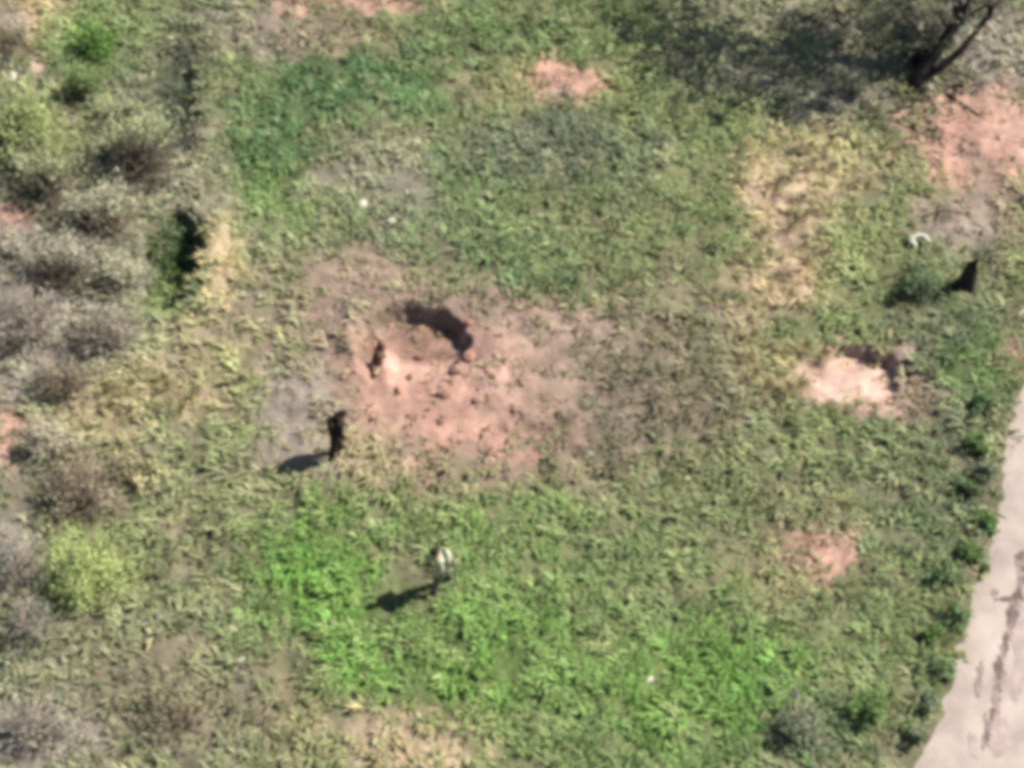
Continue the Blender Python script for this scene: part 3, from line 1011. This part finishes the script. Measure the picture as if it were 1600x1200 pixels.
# ------------------------------------------------------------------ people
def person(label, loc, rz, J, mats, gear, size=1.0):
    """one continuous skinned body; J: joint -> (x, y, z, radius), facing local -y"""
    root = empty('person', loc, label, 'person', None, rz)
    verts, edges, rad, segs = [], [], [], []
    ids = {}

    def V_(n):
        if n not in ids:
            ids[n] = len(verts)
            x, y, z, r = J[n][:4]
            verts.append((x, y, z))
            rad.append(J[n][3:5] if len(J[n]) > 4 else (r, r))
        return ids[n]
    for a, b, m in CHAIN:
        edges.append((V_(a), V_(b)))
        segs.append((Vector(J[a][:3]), Vector(J[b][:3]), m))
    # hands: palm to five fingers
    for s in ('L', 'R'):
        w, p = Vector(J['wrist' + s][:3]), Vector(J['palm' + s][:3])
        d = (p - w).normalized()
        side = d.cross(Vector((1, 0, 0)))
        side = (Vector((0, 1, 0)) - d * d.y).normalized() if side.length < .1 else side.normalized()
        inn = d.cross(side)
        for q, (off, ln, bend) in enumerate(((-.030, .070, .25), (-.010, .082, .3), (.010, .078, .35), (.030, .060, .4))):
            b0 = p + side * off
            f1 = b0 + d * ln * .5 + inn * ln * .12
            f2 = f1 + (d * .8 + inn * bend).normalized() * ln * .5
            i0 = len(verts)
            verts.extend([b0, f1, f2])
            rad.extend([(.011, .011), (.010, .010), (.008, .008)])
            edges.extend([(ids['palm' + s], i0), (i0, i0 + 1), (i0 + 1, i0 + 2)])
        b0 = p - d * .045 - side * .035
        i0 = len(verts)
        verts.extend([b0, b0 - side * .022 + d * .03, b0 - side * .026 + d * .06])
        rad.extend([(.013, .013), (.012, .012), (.009, .009)])
        edges.extend([(ids['palm' + s], i0), (i0, i0 + 1), (i0 + 1, i0 + 2)])
        segs.append((p, p + d * .1, 3))
    me = bpy.data.meshes.new('body')
    me.from_pydata([tuple(v) for v in verts], edges, [])
    o = bpy.data.objects.new('body', me)
    COL.objects.link(o)
    sk = o.modifiers.new('skin', 'SKIN')
    sk.use_smooth_shade = True
    for i, r in enumerate(rad):
        me.skin_vertices[0].data[i].radius = (r[0] * 1.25, r[1] * 1.25) if r[0] > .035 else r
        me.skin_vertices[0].data[i].use_root = (i == ids['pelvis'])
    ss = o.modifiers.new('sub', 'SUBSURF')
    ss.levels = 2
    ss.render_levels = 2
    dg = bpy.context.evaluated_depsgraph_get()
    ev = o.evaluated_get(dg)
    me2 = bpy.data.meshes.new_from_object(ev, depsgraph=dg)
    me2.name = 'body'
    o.modifiers.clear()
    o.data = me2
    me2.materials.clear()
    for m in mats:
        me2.materials.append(m)
    for poly in me2.polygons:
        c = poly.center
        best, bm_ = 9, 0
        for a, b, m in segs:
            ab = b - a
            t = max(0, min(1, (c - a).dot(ab) / max(ab.length_squared, 1e-6)))
            dd = (c - a - ab * t).length
            if dd < best:
                best, bm_ = dd, m
        poly.material_index = bm_
        poly.use_smooth = True
    o.parent = root
    # eyes
    hd = Vector(J['head'][:3])
    for sx in (-1, 1):
        bm = bmesh.new()
        bmesh.ops.create_uvsphere(bm, u_segments=8, v_segments=6, radius=.014, matrix=Matrix.Translation(hd + Vector((sx * .034, -.092, .015))))
        bm_obj('eye', bm, root, M_EYE)
    gear(root, J)
    root.scale = (size, size, size)
    return root


# materials: 0 jacket, 1 trousers, 2 boots, 3 skin
CHAIN = [('pelvis', 'belly', 0), ('belly', 'chest', 0), ('chest', 'collar', 0), ('collar', 'neck', 3), ('neck', 'head', 3), ('head', 'crown', 3), ('head', 'nose', 3),
         ('head', 'earL', 3), ('head', 'earR', 3)]
for s in 'LR':
    CHAIN += [('collar', 'shoulder' + s, 0), ('shoulder' + s, 'elbow' + s, 0), ('elbow' + s, 'wrist' + s, 0), ('wrist' + s, 'palm' + s, 3),
              ('pelvis', 'hip' + s, 1), ('hip' + s, 'knee' + s, 1), ('knee' + s, 'ankle' + s, 1), ('ankle' + s, 'heel' + s, 2), ('ankle' + s, 'toe' + s, 2)]


def joints(lean=(0, 0), stride=.15, arms=((.02, .1), (-.02, .1)), spread=.10, crouch=0.0):
    lx, ly = lean

    def at(x, y, z):
        t = max(0, z - .92)
        return (x + lx * t, y + ly * t, z - .04 * 0)
    J = {}
    J['pelvis'] = (*at(0, 0, .96 - crouch), .16, .13)
    J['belly'] = (*at(0, 0, 1.12 - crouch), .155, .125)
    J['chest'] = (*at(0, 0, 1.30 - crouch), .175, .14)
    J['collar'] = (*at(0, 0, 1.45 - crouch), .12, .09)
    J['neck'] = (*at(0, -.01, 1.53 - crouch), .058)
    J['head'] = (*at(0, -.03, 1.64 - crouch), .082, .095)
    J['crown'] = (*at(0, -.02, 1.725 - crouch), .068, .078)
    hx, hy, hz = J['head'][:3]
    J['nose'] = (hx, hy - .105, hz - .012, .013)
    J['earL'] = (hx + .085, hy + .01, hz, .018)
    J['earR'] = (hx - .085, hy + .01, hz, .018)
    for s, sg, k in (('L', 1, 0), ('R', -1, 1)):
        J['shoulder' + s] = (*at(sg * .19, 0, 1.42 - crouch), .075)
        ex, ey = arms[k]
        sx, sy, sz = J['shoulder' + s][:3]
        J['elbow' + s] = (sx + sg * .07, sy - ey * .3 + .03, sz - .28, .064)
        J['wrist' + s] = (sx + sg * .05 + ex, sy - ey * 1.6, sz - .50 + ey * .5, .044)
        ewx, ewy, ewz = J['elbow' + s][:3]
        wx, wy, wz = J['wrist' + s][:3]
        d = (Vector((wx, wy, wz)) - Vector((ewx, ewy, ewz))).normalized()
        q = Vector((wx, wy, wz)) + d * .085
        J['palm' + s] = (q.x, q.y, q.z, .040, .022)
        st = stride * (1 if s == 'L' else -1)
        J['hip' + s] = (sg * .095, 0, .90 - crouch, .115)
        J['knee' + s] = (sg * (.10 + spread * .5), -st * .7 - .03 - crouch * .5, .50 - crouch * .4, .085)
        J['ankle' + s] = (sg * (.10 + spread), -st * 1.2, .10, .062)
        J['heel' + s] = (sg * (.10 + spread), -st * 1.2 + .05, .045, .042)
        J['toe' + s] = (sg * (.115 + spread), -st * 1.2 - .17, .04, .045, .032)
    return J


def dome(name, c, r, root, mat, zs=1.0, cut=-.2, brim=.0):
    bm = bmesh.new()
    bmesh.ops.create_uvsphere(bm, u_segments=14, v_segments=10, radius=1)
    bmesh.ops.delete(bm, geom=[v for v in bm.verts if v.co.z < cut], context='VERTS')
    for v in bm.verts:
        k = 1 + brim * max(0, (.15 - v.co.z))
        v.co = Vector((v.co.x * r * k, v.co.y * r * 1.12 * k, v.co.z * r * zs)) + Vector(c)
    return bm_obj(name, bm, root, mat)


def rbox(name, c, s, root, mat, rot=(0, 0, 0), bev=.03):
    bm = bmesh.new()
    bmesh.ops.create_cube(bm, size=1)
    for v in bm.verts:
        v.co = Vector((v.co.x * s[0], v.co.y * s[1], v.co.z * s[2]))
    bmesh.ops.bevel(bm, geom=bm.edges[:], offset=bev, segments=2, affect='EDGES')
    for v in bm.verts:
        v.co.x *= 1 - .12 * (v.co.z / s[2])
    from mathutils import Euler
    bmesh.ops.transform(bm, matrix=Matrix.Translation(Vector(c)) @ Euler(rot).to_matrix().to_4x4(), verts=bm.verts)
    return bm_obj(name, bm, root, mat)


def gear_dark(root, J):
    h = Vector(J['head'][:3])
    dome('cap', h + Vector((0, 0, .035)), .108, root, M_DARK, 1.05, -.15, .25)
    c = Vector(J['chest'][:3])
    rbox('backpack', c + Vector((0, .20, -.02)), (.32, .16, .42), root, M_BLACKCLOTH)
    p = Vector(J['pelvis'][:3])
    rbox('belt', p + Vector((0, 0, .07)), (.36, .27, .06), root, M_STRAP, bev=.02)


def gear_pale(root, J):
    h = Vector(J['head'][:3])
    dome('helmet', h + Vector((0, .005, .03)), .122, root, M_DARK, 1.0, -.3, .2)
    c = Vector(J['chest'][:3])
    rbox('backpack', c + Vector((0, .21, -.03)), (.36, .20, .46), root, M_PALECLOTH, (-.1, 0, 0), .05)
    p = Vector(J['pelvis'][:3])
    rbox('belt', p + Vector((0, 0, .07)), (.37, .28, .06), root, M_DARK, bev=.02)


# facing: local -y turned by rz
person('person in black clothing and cap leaning forward left of the crater', P(525, 711), R(105),
       joints(lean=(.0, -.34), stride=.13, arms=((.0, .10), (.0, .03)), spread=.03), [M_BLACKCLOTH, M_BLACKCLOTH2, M_BOOT, M_SKIN], gear_dark, .95)
person('person with pale jacket and pack, dark helmet and grey-green trousers walking in the bright grass', P(692, 917), R(-70),
       joints(lean=(.0, -.22), stride=.24, arms=((.0, .05), (.0, .10)), spread=.05), [M_PALECLOTH, M_GREYCLOTH, M_BOOT, M_SKIN], gear_pale, .92)
